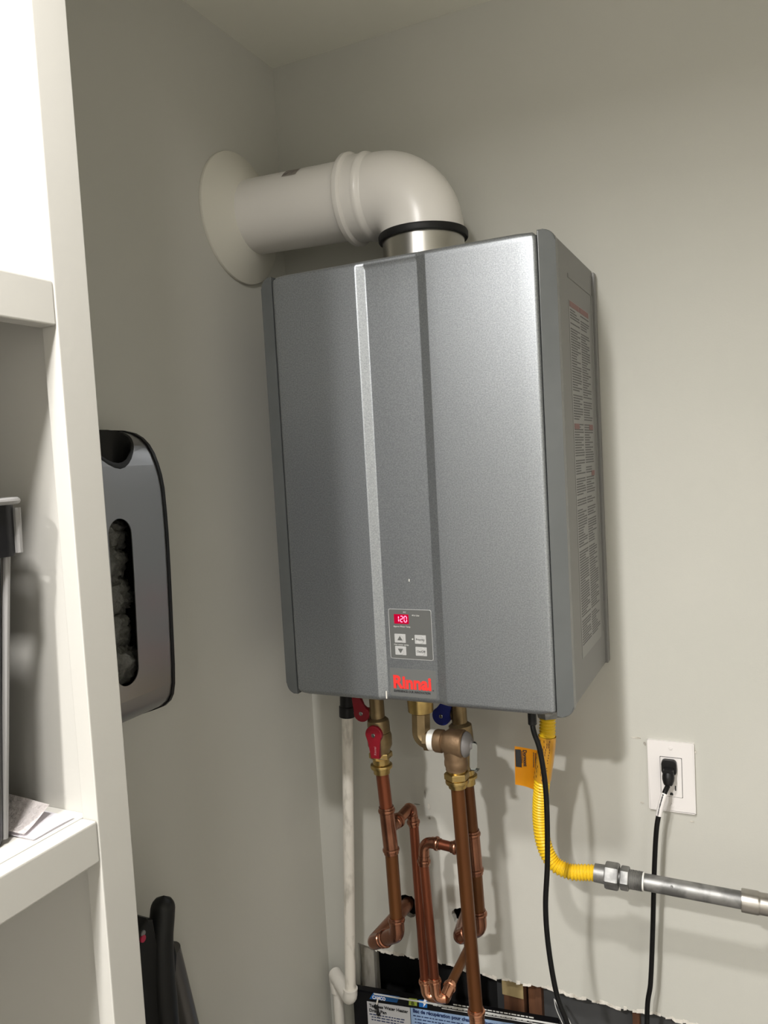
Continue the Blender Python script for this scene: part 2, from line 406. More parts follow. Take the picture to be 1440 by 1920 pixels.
for bx, bz, kind in ((.3343, 1.4034, 'up'), (.3343, 1.3845, 'down'), (.3677, 1.4030, 'Priority'), (.3681, 1.3848, 'On/Off')):
    b = B(); prism(b, rrect(.0182, .0135, .0006), (bx, YP-.0005, bz), UX, UZ, .0006, .0002)
    lathe(b, (bx, YP-.0005, bz), (0, -1, 0), [(0, .0064), (.0007, .0060), (.0005, .0052), (.0004, .004)], 24)
    obj('button', b, btn, cp)
    if kind in ('up', 'down'):
        s = 1 if kind == 'up' else -1; b = B()
        tri = [(-.0043, -.0030*s), (.0043, -.0030*s), (0, .0038*s)]
        prism(b, tri if s > 0 else tri[::-1], (bx, YP-.0014, bz), UX, UZ, .0006); obj('arrow', b, panelg, cp)
    else: T3(kind, .0046, bx, bz-.0014, panelg, cp, align='CENTER', fit=.0138, y=YP-.0014)
# maker's plate
b = B(); prism(b, rrect(.0765, .0435, .003), (.3512, G-.0005, 1.3349), UX, UZ, .002, .0002); lp = obj('maker_plate', b, panelg, heater)
lp.data.materials[0] = mat('maker_plate_grey', (.125, .128, .123), .5)
YL = G-.0008
# heavy rounded red word, sized as printed
T3('Rinnai', .0270, .3180, 1.3263, redink, lp, y=YL, bold=.0011, fit=.0625)
b = B(); lathe(b, (.3842, YL+.0002, 1.3258), (0, -1, 0), [(0, .0009), (.0003, .0009)], 10); obj('dot', b, ink, lp)
T3('EXPERIENCE OUR INNOVATION', .0047, .3190, 1.3196, ink, lp, y=YL, fit=.0600, bold=.0001)
# rating label on the right-hand side
xs_ = XR+.0004
b = B(); prism(b, rrect(.150, .520, .002), (xs_, -.130, 1.628), (0, 1, 0), UZ, .0004); rl = obj('rating_label', b, labelg, heater)
tag(rl, 'tall printed rating label on the right side')
rnd = random.Random(5); b = B(); b2 = B(); z = 1.875
while z > 1.385:
    if rnd.random() < .04: z -= .004
    for y0, y1 in ((-.198, -.134), (-.126, -.062)):
        if rnd.random() < .04: continue
        y = y0
        e = y1-rnd.choice((0, 0, .004, .02, .03))
        while y < e:
            l = rnd.uniform(.004, .014); box(b, (xs_-.0001, y, z-.0011), (xs_+.0002, min(y+l, e), z+.0007)); y += l+.0022
    z -= .0038
b2.free(); obj('printed_lines', b, mat('label_print', (.09, .09, .088), .6), rl)
for y0, y1, z0, z1 in ((-.2, -.136, 1.879, 1.887), (-.131, -.065, 1.879, 1.887), (-.198, -.165, 1.704, 1.712), (-.09, -.062, 1.704, 1.712), (-.085, -.062, 1.632, 1.640)):
    b2 = B(); box(b2, (xs_-.0001, y0, z0), (xs_+.0004, y1, z1)); obj('warning_header', b2, pinkink, rl)
# top fittings of the heater
b = B(); lathe(b, (.3485, -.136, T-.012), (0, 0, 1), [(0, .0665), (.074, .0665)], 48); tag(obj('flue_collar', b, steel, heater), 'bare metal collar under the vent elbow')
b = B(); lathe(b, (.235, -.135, T-.008), (0, 0, 1), [(0, .048), (.014, .048), (.018, .045), (.018, .03)], 40); tag(obj('intake_cap', b, rubber, heater), 'black round cap on the top')
for a in (200, 250, 310):
    b = B(); lathe(b, (.235+.040*math.cos(math.radians(a)), -.135+.040*math.sin(math.radians(a)), T+.010), (0, 0, 1), [(0, .004), (.003, .0035), (.0035, .002)], 10); obj('screw', b, chrome, heater)
b = B(); c = at(724.5, 1303, y=F-.0006); box(b, (c.x-.0009, F-.0010, c.z-.006), (c.x+.0009, F+.0004, c.z+.006), .0004); tag(obj('white_fleck', b, pvcw, heater), 'white vertical fleck at the bottom edge')  # small white upright mark on the lower cover edge
b = B(); c = at(767, 1088, y=G-.0002); box(b, (c.x-.0006, G-.0006, c.z-.002), (c.x+.0006, G+.0004, c.z+.002), .0003); obj('white_fleck', b, pvcw, heater)
# ------------------------------------------------------------------ vent
YV, ZV, RV = -.136, 2.1200, .0640
vent = thing('vent_pipe', (.3485, YV, 2.03), 'thick white vent pipe with an elbow running from the heater top to the left wall', 'pipe')
pdir = V((.2, 0, -.0075)).normalized()
p0 = V((.0, YV, ZV+.0011))
b = B(); lathe(b, p0, pdir, [(.002, RV), (.235, RV)], 64, False); obj('straight_pipe', b, pvc, vent)
b = B()
lathe(b, p0+pdir*.222, pdir, [(0, RV-.001), (0, .0722), (.003, .0745), (.010, .0748), (.013, .0722), (.014, .0695), (.030, .0690), (.034, .0702), (.038, .0712), (.042, .0702), (.046, .0672), (.048, .0665)], 64, False)
e0 = p0+pdir*.268
path = fillet([e0, V((.3485, YV, e0.z-.0010)), V((.3485, YV, 2.036))], .073, 22)
sweep(b, path, .0665, 64, False)
tag(obj('elbow', b, pvc, vent), 'ninety degree elbow with a flared collar')
b = B()
for t, rr in ((.006, .0747), (.012, .0735)):
    pass
b = B(); lathe(b, (.3485, YV, 2.0245), (0, 0, 1), [(0, .0668), (0, .0715), (.002, .0728), (.009, .0728), (.0115, .0715), (.012, .0668)], 64, False); tag(obj('gasket', b, rubber, vent), 'black ring at the foot of the elbow')
b = B()   # small tilted label on the pipe top
a0, a1 = math.radians(118), math.radians(140); n = 6
gr = []
for i in range(n+1):
    a = a0+(a1-a0)*i/n
    q = []
    for xx in (.118, .146):
        c_ = p0+pdir*xx; q.append(b.verts.new(c_+V((0, math.cos(a), math.sin(a)))*(RV+.0005)))
    gr.append(q)
for u_, v_ in zip(gr, gr[1:]): b.faces.new((u_[0], u_[1], v_[1], v_[0]))
bmesh.ops.solidify(b, geom=b.faces[:], thickness=.0004)
tag(obj('pipe_label', b, mat('faded_label', (.50, .46, .41), .5, var=(90, (.33, .28, .25), .45, .6)), vent), 'small faded label')
b = B()
lathe(b, (0, -.1449, 2.1186), (1, 0, 0), [(.0003, .110), (.0003, .1135), (.003, .1142), (.0055, .1135), (.010, .104), (.022, .078), (.029, .0645), (.029, .0635)], 72, False)
for v in b.verts:    # the inner hole follows the pipe's own centre line
    f = min(1, max(0, (v.co.x-.0055)/.0235)); v.co.y += f*(YV+.1449); v.co.z += f*(ZV-2.1186)
fl = obj('wall_flange', b, flangem); tag(fl, 'round cream cover flange where the vent enters the left wall', 'flange')
# ------------------------------------------------------------------ plumbing
def press_end(bm, p, d, r):      # rolled press bead near the mouth of a fitting, mouth at p, fitting body lies along d
    lathe(bm, p, d, [(0, r), (0, r+.0012), (.0035, r+.0012), (.0045, r+.0030), (.0068, r+.0036), (.0092, r+.0030), (.0105, r+.0014), (.016, r+.0013)], 22, False)
def nrm(a): return V(a).normalized()
# --- hot side
YH = -.18
hot = thing('hot_water_pipe', at(712, 1400, y=YH), 'left copper water pipe with a brass shut-off valve and red handles', 'pipe')
hv = [at(706, 1318, y=YH), at(711, 1375, y=YH), at(714.5, 1428, y=YH)]
R34 = .0112
hx = at(713, 1390, y=YH).x
def vpt(px, py, y): return at(px, py, y=y)
top = V((vpt(706, 1330, YH).x, YH, BT+.012)); v0 = vpt(708, 1345, YH); v1 = vpt(711, 1372, YH); v2 = vpt(714, 1418, YH); v3 = vpt(716.5, 1449, YH)
d = nrm(v2-v1)
b = B(); sweep(b, [top, v0], .0125, 22)
lathe(b, v0, nrm(v1-v0), [(0, .0135), (.004, .018), (.010, .019), ((v1-v0).length, .019)], 24)
lathe(b, v1, d, [(0, .019), (.006, .021), (.022, .021), (.030, .017), ((v2-v1).length-.004, .0165), ((v2-v1).length, .0185)], 24)
tag(obj('valve_body', b, brassd, hot), 'dull brass valve body')
b = B(); hexnut(b, v2-d*.008, d, .010, .020); 
lathe(b, v2, d, [(0, .0165), (.002, .0145), (.012, .0145), (.0135, .0185), (.0165, .0192), (.0195, .0185), (.0205, .0145), ((v3-v2).length, .0142)], 24)
tag(obj('press_adapter', b, brass, hot), 'bright brass adapter')
def handle(center, down, m, par, wide=.0145, L=.040, boxed=True):
    # oval vinyl lever facing the room, screw in the middle
    b = B(); n_ = 16; dn = nrm(down); ux = dn.cross(V((0, 1, 0))).normalized(); pts = []
    for k in range(n_+1):
        a = math.pi*k/n_; pts.append((-wide*math.cos(a), wide*math.sin(a)))
    if L: pts += [(wide*.95, -.004), (wide*.62, -.012), (wide*.58, -L+.003), (wide*.48, -L), (-wide*.48, -L), (-wide*.58, -L+.003), (-wide*.62, -.012), (-wide*.95, -.004)]
    else: pts += [(wide*math.cos(-math.pi*k/n_), wide*math.sin(-math.pi*k/n_)) for k in range(1, n_)]
    uy = -dn
    n3 = ux.cross(uy)
    if n3.y > 0: ux = -ux
    prism(b, pts if True else pts, center, ux, uy, .006, .0015)
    o = obj('handle', b, m, par)
    b = B(); lathe(b, V(center)+V((0, .0005, 0)), (0, -1, 0), [(0, .0036), (.0018, .0034), (.0024, .002)], 12); obj('handle_screw', b, chrome, o)
    return o
hc = vpt(700, 1379, YH-.030)
b = B(); lathe(b, hc+V((0, .004, 0)), (0, 1, 0), [(0, .006), (.02, .008)], 14); obj('valve_stem', b, brassd, hot)
h1 = handle(hc, (.02, 0, -1), redv, hot, .0155, .040); tag(h1, 'larger red lever handle')
c = hc+V((.003, -.0005, -.034)); text('Rinnai', .006, (c.x+.001, c.y-.0002, c.z+.0005), (0, 0, 1), (-1, 0, 0), mat('raised_letter', (.45, .18, .19), .5), h1)
hc2 = vpt(677, 1338, YH-.010)
b = B(); lathe(b, V((hc2.x, YH, hc2.z)), (1, 0, 0), [(-.002, .008), (v0.x-hc2.x, .009)], 16); lathe(b, hc2+V((0, .004, 0)), (0, 1, 0), [(0, .005), (.012, .005)], 12)
obj('drain_port', b, brassd, hot)
h2 = handle(hc2, (-.35, 0, 1), redv, hot, .0150, .030); tag(h2, 'smaller red handle tucked under the heater')
# copper run down to the tee
t0 = vpt(724, 1512, YH); t1 = vpt(734, 1600, YH); l1 = vpt(743, 1718, YH)
b = B(); sweep(b, [v3-nrm(t0-v3)*.006, t0], R34, 22); obj('upper_tube', b, copperr, hot)
b = B(); sweep(b, [t0, t1], .0128, 22, False); press_end(b, t0, nrm(t1-t0), R34); press_end(b, t1, nrm(t0-t1), R34)
tc_ = t0.lerp(t1, .50); YA = -.108
A0 = V((tc_.x+.004, YA, tc_.z+.004))
sweep(b, [tc_, tc_.lerp(A0, .45)], .0100, 18); dba = nrm(A0-tc_); press_end(b, tc_.lerp(A0, .45), -dba, .0080)
tag(obj('tee', b, copperf, hot), 'bright copper tee with rolled beads')
b = B(); sweep(b, [t1, l1], R34, 22); obj('lower_tube', b, copperd, hot)
# double elbow that turns back into the wall
def wall_elbow(par, l1, ddir, bulb, hole):
    dn = nrm(ddir)
    b = B(); press_end(b, l1, dn, R34)
    p1 = l1+dn*.016
    path = [l1+dn*.010, p1+dn*.016, bulb, V(hole)]
    pp = fillet(path, [.020, .018], 10)
    sweep(b, pp, .0128, 22)
    m_ = (p1+dn*.016).lerp(bulb, .52); q = nrm(bulb-(p1+dn*.016))
    lathe(b, m_-q*.006, q, [(0, .0128), (.001, .0150), (.003, .0156), (.005, .0150), (.0065, .0130)], 22, False)
    lathe(b, m_+q*.004, q, [(0, .0128), (.001, .0142), (.003, .0146), (.005, .0128)], 22, False)
    return obj('wall_elbow', b, copperf, par)
tag(wall_elbow(hot, l1, l1-t1, at(699, 1768, y=-.150), (.190, .05, .800)), 'copper double elbow turning into the wall')
# --- hot branch: thin copper line A
R12 = .0086
ptA = at(797, 1838, y=YA)
topA = at(772, 1519, y=YA)
lineA = thing('copper_branch_pipe', ptA, 'thin copper branch pipe hooking down from the tee of the left pipe', 'pipe')
st = tc_.lerp(A0, .45)
b = B(); sweep(b, [at(776, 1548, y=YA), ptA], R12, 18); obj('tube', b, copperr, lineA)
b = B(); a1 = at(776, 1548, y=YA); a2 = V((topA.x, YA, topA.z))
sweep(b, fillet([st, V((st.x+.006, st.y+.03, topA.z+.004)), a2+V((0, 0, .004)), a1], [.012, .012], 8), .0094, 18)
lathe(b, st-dba*.001, dba, [(0, .0094), (.001, .0128), (.004, .0132), (.007, .0122), (.009, .0094)], 18, False)
m_ = V((st.x+.007, st.y+.030, topA.z+.003)); lathe(b, m_, nrm(a2-m_), [(0, .0094), (.001, .0125), (.004, .0130), (.007, .0120), (.008, .0094)], 18, False)
press_end(b, a1, nrm(topA-a1), R12); obj('top_elbow', b, copperf, lineA)
b = B(); dA = nrm(ptA-a1); press_end(b, ptA-dA*.004, dA, R12)
# --- cold side
YC = -.13
YB = -.13
ptB = at(814.5, 1836, y=-.135)
endA = ptA+dA*.030+V((.030, .004, .002))
sweep(b, fillet([ptA+dA*.006, ptA+dA*.030, endA], .012, 6), .0094, 18)
tag(obj('bottom_elbow', b, copper, lineA), 'shiny copper elbow at the foot')
cold = thing('cold_water_pipe', at(880, 1500, y=YC), 'right rear copper water pipe with a blue valve handle, half hidden by the relief pipe', 'pipe')
c0 = V((vpt(859, 1335, YC).x, YC, BT+.012)); c1 = vpt(862, 1355, YC); c2 = vpt(873, 1440, YC); c3 = vpt(876, 1470, YC)
b = B(); sweep(b, [c0, c1], .0130, 22); lathe(b, c1, nrm(c2-c1), [(0, .014), (.004, .0195), (.02, .020), (.05, .019), ((c2-c1).length, .0165)], 24)
tag(obj('valve_body', b, brassd, cold), 'dull brass valve body')
b = B(); lathe(b, c2, nrm(c3-c2), [(0, .0165), (.002, .0145), (.010, .0145), (.012, .0185), (.016, .0185), (.0175, .0145), ((c3-c2).length, .0142)], 24); obj('press_adapter', b, brass, cold)
hb = at(827, 1343, y=YC-.012)
b = B(); lathe(b, V((hb.x, YC, hb.z)), (1, 0, 0), [(-.002, .008), (c1.x-hb.x, .009)], 16); lathe(b, hb+V((0, .004, 0)), (0, 1, 0), [(0, .005), (.012, .005)], 12); obj('drain_port', b, brassd, cold)
tag(handle(hb, (.5, 0, 1), bluev, cold, .0165, .030), 'blue handle')
k0 = vpt(884.5, 1556, YC); k1 = vpt(892, 1638, YC); k2 = vpt(897, 1706, YC)
b = B(); sweep(b, [c3, k0], R34, 22); obj('tube', b, copperd, cold)
b = B(); sweep(b, [k1, k2], R34, 22); obj('lower_tube', b, copperd, cold)
b = B(); sweep(b, [k0, k1], .0128, 22, False); press_end(b, k0, nrm(k1-k0), R34); press_end(b, k1, nrm(k0-k1), R34)
kc = k0.lerp(k1, .46); bx0 = at(846, 1588, y=YC); lB = nrm(bx0-kc)
sweep(b, [kc, bx0], .0100, 18); press_end(b, bx0, -lB, R12); tag(obj('tee', b, copperf, cold), 'copper tee with a branch to the left')
tag(wall_elbow(cold, k2, k2-k1, at(862, 1757, y=-.112), (.302, .05, .800)), 'copper double elbow turning into the wall')
lineB = thing('copper_branch_pipe', ptB, 'thin copper branch pipe running left from the right rear pipe and down', 'pipe')
eb = at(795, 1578, y=YB); b1 = at(795, 1622, y=YB-.004)
b = B(); sweep(b, [b1, ptB], R12, 18); obj('tube', b, copperr, lineB)
b = B(); sweep(b, [bx0, at(822, 1582, y=YB)], R12, 18); obj('short_tube', b, copperr, lineB)
b = B(); sweep(b, fillet([at(826, 1583, y=YB), eb, b1], .014, 8), .0094, 18); press_end(b, b1, nrm(eb-b1), R12); press_end(b, at(826, 1583, y=YB), nrm(eb-bx0), R12)
obj('top_elbow', b, copperf, lineB)
b = B(); dB = nrm(ptB-b1); press_end(b, ptB-dB*.004, dB, R12)
fB = ptB+dB*.034; bk = at(834, 1860, y=-.128); bk2 = V((bk.x-.008, .055, bk.z+.004))
sweep(b, fillet([ptB+dB*.006, fB, V((bk.x, bk.y, fB.z))], .012, 6), .0094, 18)
sweep(b, [V((bk.x, bk.y-.004, fB.z)), V((bk.x, bk.y+.02, fB.z+.004))], .0100, 18)
press_end(b, V((bk.x, bk.y+.030, fB.z+.005)), (0, -1, -.1), R12)
tag(obj('bottom_elbow', b, copper, lineB), 'shiny copper elbows at the foot')
b = B(); sweep(b, [V((bk.x, bk.y+.015, fB.z+.004)), V((bk.x-.004, .06, fB.z+.012))], R12, 18); obj('wall_stub', b, copperd, lineB)
# --- relief valve and its discharge pipe
YR = -.20
rel = thing('relief_valve', at(850, 1400, y=YR), 'bronze pressure relief valve with a chrome lever and a long copper discharge pipe in front', 'valve')
e1 = at(789, 1333, y=YR); e2 = at(790, 1386, y=YR); e3 = at(806, 1387, y=YR)
b = B(); lathe(b, V((e1.x, YR, BT+.012)), (0, 0, -1), [(0, .018), (.018, .020), (.030, .0215), (BT+.012-e1.z, .0205), (BT+.015-e1.z, .0150)], 24)
obj('union_ring', b, brass, rel)
b = B(); sweep(b, fillet([e1, e2, e3], .016, 8), .0158, 8); sweep(b, [e2+V((.008, 0, 0)), e3], .0185, 8); obj('street_elbow', b, brassd, rel, sharp=25)
b = B(); lathe(b, e3, (1, 0, 0), [(-.001, .0165), (.001, .0172), (.009, .0172), (.010, .0160)], 24); tag(obj('sealing_tape', b, teflon, rel), 'white thread tape band')
rx = e3+V((.0095, 0, 0)); bodyc = at(853, 1393, y=YR); dd = nrm(bodyc-rx); Lb = (bodyc-rx).length
b = B(); lathe(b, rx, dd, [(0, .0170), (.003, .0185), (.013, .0185), (.0145, .0165), (Lb-.016, .0175), (Lb-.010, .0215), (Lb+.004, .0225), (Lb+.014, .0225), (Lb+.016, .0205), (Lb+.0165, .015)], 26)
r1 = at(855.5, 1438, y=YR)
d2 = nrm(r1-bodyc); LL = (r1-bodyc).length
lathe(b, bodyc, d2, [(0, .0190), (.018, .0190), (LL-.014, .0180), (LL-.010, .0188), (LL-.004, .0188), (LL, .0170), (LL+.004, .0172)], 26)
obj('valve_body', b, bronze, rel)
bn = bodyc+dd*.0165
b = B(); lathe(b, bn, dd, [(0, .0195), (.002, .0205), (.006, .0185), (.010, .0125), (.011, .008), (.014, .006)], 26); tag(obj('bonnet', b, greyc, rel), 'grey domed bonnet')
lv = bn+dd*.0130
b = B(); ux_ = V((.80, .6, 0)).normalized()
ux_ = V((.94, .33, 0)).normalized()
prism(b, [(x_, y_) for x_, y_ in rrect(.0115, .043, .005, 5)], lv+V((.002, -.004, -.0165)), ux_, (.05, 0, 1), .0014, .0003)
prism(b, [(x_, y_) for x_, y_ in rrect(.0115, .043, .005, 5)], lv+V((.002, -.004, -.0165))+V((-.002, .007, 0)), ux_, (.05, 0, 1), .0014, .0003)
box(b, lv+V((-.004, -.006, -.039)), lv+V((.009, .003, -.0375)))
tag(obj('lever', b, chrome, rel), 'chrome lever')
r2 = at(858, 1476, y=YR); d3 = nrm(r2-r1); L3 = (r2-r1).length
b = B(); lathe(b, r1, d3, [(.002, .0155), (.010, .0150)], 22); hexnut(b, r1+d3*.008, d3, .011, .0205)
lathe(b, r1+d3*.019, d3, [(0, .0160), (.001, .0146), (L3-.034, .0146), (L3-.0325, .0185), (L3-.029, .0192), (L3-.026, .0185), (L3-.0245, .0145), (L3-.019, .0142)], 24)
tag(obj('press_adapter', b, brass, rel), 'bright brass adapter')
r3 = at(892.5, 1890, y=YR); r4 = r3+nrm(r3-r2)*.5
b = B(); sweep(b, [r2-d3*.006, r4], R34, 24); obj('discharge_tube', b, copperd, rel)
b = B(); dr = nrm(r3-r2); press_end(b, r3, dr, R34); sweep(b, [r3+dr*.014, r3+dr*.05], .0127, 22, False); obj('coupling', b, copper, rel)
# --- condensate drain in white plastic
YW = -.085; RP = .0105
pv = thing('condensate_drain_pipe', at(655, 1600, y=YW), 'white scuffed plastic drain pipe at the left, going down to a white elbow', 'pipe')
w0 = at(651, 1338, y=YW); w1 = at(657, 1856, y=YW)
b = B(); sweep(b, [w0, w1], RP, 20); obj('tube', b, pvcd, pv)
b = B(); dw = nrm(w0-w1); lathe(b, w0-dw*.006, dw, [(0, .0115), (.001, .0150), (.020, .0152), (.022, .0135), (.070, .0135)], 22)
tag(obj('coupling', b, blackp, pv), 'black coupling under the heater')
b = B(); wl = w1-dw*.020; ws = at(628, 1822, y=-.030)
sweep(b, fillet([w1+dw*.003, wl, V((ws.x, ws.y, wl.z+.002))], .014, 8), .0136, 22)
lathe(b, w1+dw*.004, -dw, [(0, RP), (0, .0141), (.003, .0141), (.004, .0136)], 22, False)
wq = V((ws.x, ws.y, wl.z+.002)); s1 = wl.lerp(wq, .62)
b2 = B(); sweep(b2, fillet([s1, wq, V((wq.x+.004, wq.y, wq.z-.035))], .014, 8), .0138, 22)
obj('elbow', b, pvcw, pv); obj('elbow', b2, pvcw, pv)
b = B(); sweep(b, [V((wq.x+.004, wq.y, wq.z-.03)), V((wq.x+.004, wq.y, .0))], RP, 20); tag(obj('lower_tube', b, pvcw, pv), 'lower white pipe against the wall')
# ------------------------------------------------------------------ gas line
YG = -.13
hose = thing('gas_hose', at(1027, 1352, y=YG), 'yellow corrugated gas hose curving from the heater to the iron pipe', 'hose')
hp = [at(1027, 1330, y=YG-.02), at(1025, 1395, y=YG-.02), at(1016, 1470, y=YG-.01), at(1013, 1530, y=YG), at(1019, 1580, y=YG), at(1037, 1617, y=YG), at(1068, 1634, y=YG), at(1100, 1636, y=YG), at(1122, 1637, y=YG)]
pts, L = resample(spline(hp, 14), .0009)
b = B(); sweep(b, pts, lambda f: .0118+.0013*math.cos(2*math.pi*f*L/.0052), 18); obj('corrugated_tube', b, yellow, hose, sharp=80)
b = B(); hexnut(b, V((hp[0].x, hp[0].y, BT+.012)), (0, 0, -1), BT+.012-hp[0].z+.012, .0175); obj('flare_nut', b, galv, hose)
i0, i1 = int(len(pts)*.125), int(len(pts)*.36)
b = B(); sweep(b, pts[i0:i1:6], .0140, 24, False); sl = obj('label_sleeve', b, amber, hose, sharp=80); tag(sl, 'amber printed sleeve around the hose')
b = B(); rnd = random.Random(9)
for i in range(i0+6, i1-8, 5):
    p = pts[i]
    for a in (-150, -128, -95, -78, -60):
        if rnd.random() < .6:
            r_ = math.radians(a+rnd.uniform(-5, 5)); n_ = V((math.cos(r_), math.sin(r_), 0)); c = p+n_*.0141
            t_ = V((-n_.y, n_.x, 0)); prism(b, [(-.0007, -.0018), (.0007, -.0018), (.0007, .0018), (-.0007, .0018)], c+n_*.0002, t_, (0, 0, 1), .0003)
obj('sleeve_print', b, mat('sleeve_ink', (.18, .07, .01), .5), sl)
# orange tag glued to the sleeve, hanging to its left
tg0 = at(965, 1399, y=YG-.012); tg1 = at(1013, 1400, y=YG-.02); tz0 = at(962, 1472, y=YG-.012).z
b = B(); n_ = 10; rows = []
wt = tg1.x-tg0.x; ht = tg0.z-tz0
for j in range(7):
    row = []
    for i in range(n_+1):
        u_ = i/n_; v_ = j/6
        row.append(b.verts.new((tg0.x-.003*v_+wt*u_, YG-.012-.010*u_*u_+.004*math.sin(u_*3)+.003*v_*(1-u_), tg0.z-ht*v_-(.004*u_ if j == 6 else 0)-.002*math.sin(u_*math.pi)*(j == 0))))
    rows.append(row)
for a, c in zip(rows, rows[1:]):
    for i in range(n_): b.faces.new((a[i], a[i+1], c[i+1], c[i]))
bmesh.ops.solidify(b, geom=b.faces[:], thickness=.0005)
tgo = obj('tag', b, orange, hose, sharp=60); tag(tgo, 'orange paper tag with black print')
tx = lambda u_, v_: V((tg0.x-.003*v_+wt*u_, YG-.012-.010*u_*u_+.004*math.sin(u_*3)+.003*v_*(1-u_)-.0014, tg0.z-ht*v_))
p = tx(.135, .30); b = B(); prism(b, [(-.0048, -.0145), (.0048, -.0145), (.0048, .0145), (-.0048, .0145)], p-V((0, .0006, 0)), (1, 0, 0), UZ, .0004); obj('black_band', b, ink, tgo)
p = tx(.31, .07); text('Dormont', .0085, p-V((0, .0010, 0)), (0, 0, -1), (1, 0, 0), ink, tgo, bold=.00025, fit=.027)
b = B()
for u_ in (.72, .80, .88):
    for v_ in [.1+.035*k for k in range(11)]:
        p = tx(u_, v_); box(b, p-V((.0006, .0008, .0008)), p+V((.0006, -.0003, .0008)))
for k in range(8):
    p = tx(.27, .12+.04*k); box(b, p-V((.0006, .0008, .0009)), p+V((.0005, -.0003, .0009)))
obj('small_print', b, ink, tgo)
gas = thing('gas_pipe', at(1300, 1668, y=YG), 'horizontal grey galvanized gas pipe leaving to the right', 'pipe')
f0 = at(1120, 1637, y=YG); f9 = at(1440, 1697, y=YG); gd = nrm(f9-f0)
def gx(px): return f0+gd*((at(px, 1637+(px-1120)*.1875, y=YG)-f0).length)
Lg = lambda px: (gx(px)-f0).length
b = B(); lathe(b, f0-gd*.004, gd, [(0, .0140), (Lg(1136)+.004, .0145)], 24)
hexnut(b, gx(1135), gd, Lg(1161)-Lg(1135), .0205); tag(obj('hose_nut', b, galv, hose), 'galvanized hex nut at the hose end')
b = B(); lathe(b, gx(1160), gd, [(0, .012), (Lg(1165)-Lg(1160), .012)], 20); hexnut(b, gx(1164), gd, Lg(1180)-Lg(1164), .0182)
k_ = []; L0 = Lg(1206)-Lg(1180)
for i in range(9): k_ += [(L0*i/9, .0140), (L0*(i+.5)/9, .0149)]
lathe(b, gx(1180), gd, k_+[(L0, .0130)], 24); obj('threaded_adapter', b, galv, gas)
b = B(); lathe(b, gx(1203), gd, [(0, .0137), (.004, .0137), (.0045, .0125)], 24); tag(obj('sealing_tape', b, teflon, gas), 'white sealant ring')
b = B(); sweep(b, [gx(1203), gx(1395)+gd*.02], .0128, 26); lathe(b, gx(1261)+V((0, -.010, .006)), (0, -1, .4), [(0, .002), (.0035, .0015)], 10); obj('iron_pipe', b, galv, gas)
b = B(); g1 = gx(1390)
lathe(b, g1, gd, [(0, .0128), (0, .0163), (.002, .0168), (.022, .0168), (.024, .0160), (.026, .0155), (.036, .0157), (.040, .0150), (.046, .0163), (.06, .0163), (.07, .0150), (.16, .0150)], 28)
obj('coupling', b, nickel, gas)
# ------------------------------------------------------------------ outlet and cord
oc = V((.6890, 0, 1.1243))
outl = thing('wall_outlet', oc, 'white wall outlet with a rectangular cover plate right of the heater', 'outlet')
b = B(); prism(b, rrect(.0735, .1195, .0015), oc+V((0, -.0058, 0)), UX, UZ, .0058, .0022); obj('cover_plate', b, white, outl)
b = B(); prism(b, rrect(.0345, .0675, .0008), oc+V((0, -.0061, 0)), UX, UZ, .0008); obj('plate_gap', b, ink, outl)
b = B(); prism(b, rrect(.0330, .0660, .0012), oc+V((0, -.0070, 0)), UX, UZ, .004, .0004); rc = obj('receptacle', b, white, outl)
for dz in (.049, -.049):
    b = B(); lathe(b, oc+V((0, -.0056, dz)), (0, -1, 0), [(0, .0032), (.0012, .0030), (.0016, .0018)], 14); obj('screw', b, white, outl)
b = B()
zz = oc.z-.018
box(b, (oc.x+.0052, -.0073, zz-.0042), (oc.x+.0072, -.0066, zz+.0042)); box(b, (oc.x-.0072, -.0073, zz-.0036), (oc.x-.0054, -.0066, zz+.0036))
prism(b, [(.0026*math.cos(a*math.pi/8), .0026*math.sin(a*math.pi/8)) for a in range(9)]+[(-.0026, -.0022), (.0026, -.0022)], (oc.x-.0004, -.0073, zz-.0105), UX, UZ, .0006)
obj('socket_slot', b, ink, rc)
cordT = thing('power_cord', (oc.x-.003, -.03, oc.z+.014), 'black power cord hanging from the heater and plugged into the white outlet', 'cord')
pc = V((oc.x-.0025, 0, oc.z+.0165))
b = B(); prism(b, rrect(.0235, .0250, .006), (pc.x, -.0160, pc.z+.002), UX, UZ, .0089, .002)
prism(b, rrect(.0165, .0130, .003), (pc.x, -.0290, pc.z-.003), UX, UZ, .014, .003)
lathe(b, (pc.x, -.022, pc.z-.004), (-.03, -.35, -1), [(0, .0090), (.006, .0098), (.011, .0094), (.017, .0075), (.0195, .0060)], 20)
obj('plug', b, blackp, cordT)
q0 = V((pc.x-.0008, -.0290, pc.z-.0225))
cp_ = [q0, at(1245, 1490, y=-.040), at(1237, 1520, y=-.046), at(1230.5, 1560, y=-.05), at(1226.5, 1640, y=-.05), at(1224, 1740, y=-.05), at(1220, 1840, y=-.05), at(1213, 1920, y=-.05), V((.64, -.06, .45)), V((.63, -.12, .28)), V((.60, -.19, .24)), V((.585, -.23, .32)), at(1090, 2010, y=-.235), at(1064, 1920, y=-.235), at(1044, 1865, y=-.235), at(1029, 1780, y=-.235), at(1023, 1700, y=-.235), at(1026.5, 1610, y=-.235), at(1024, 1490, y=-.235), at(1013, 1410, y=-.235), at(1001, 1372, y=-.235), at(998, 1350, y=-.232), V((at(998, 1350, y=-.232).x, -.232, BT+.012))]
b = B(); sweep(b, spline(cp_, 10), .0040, 12); obj('cable', b, cordm, cordT)
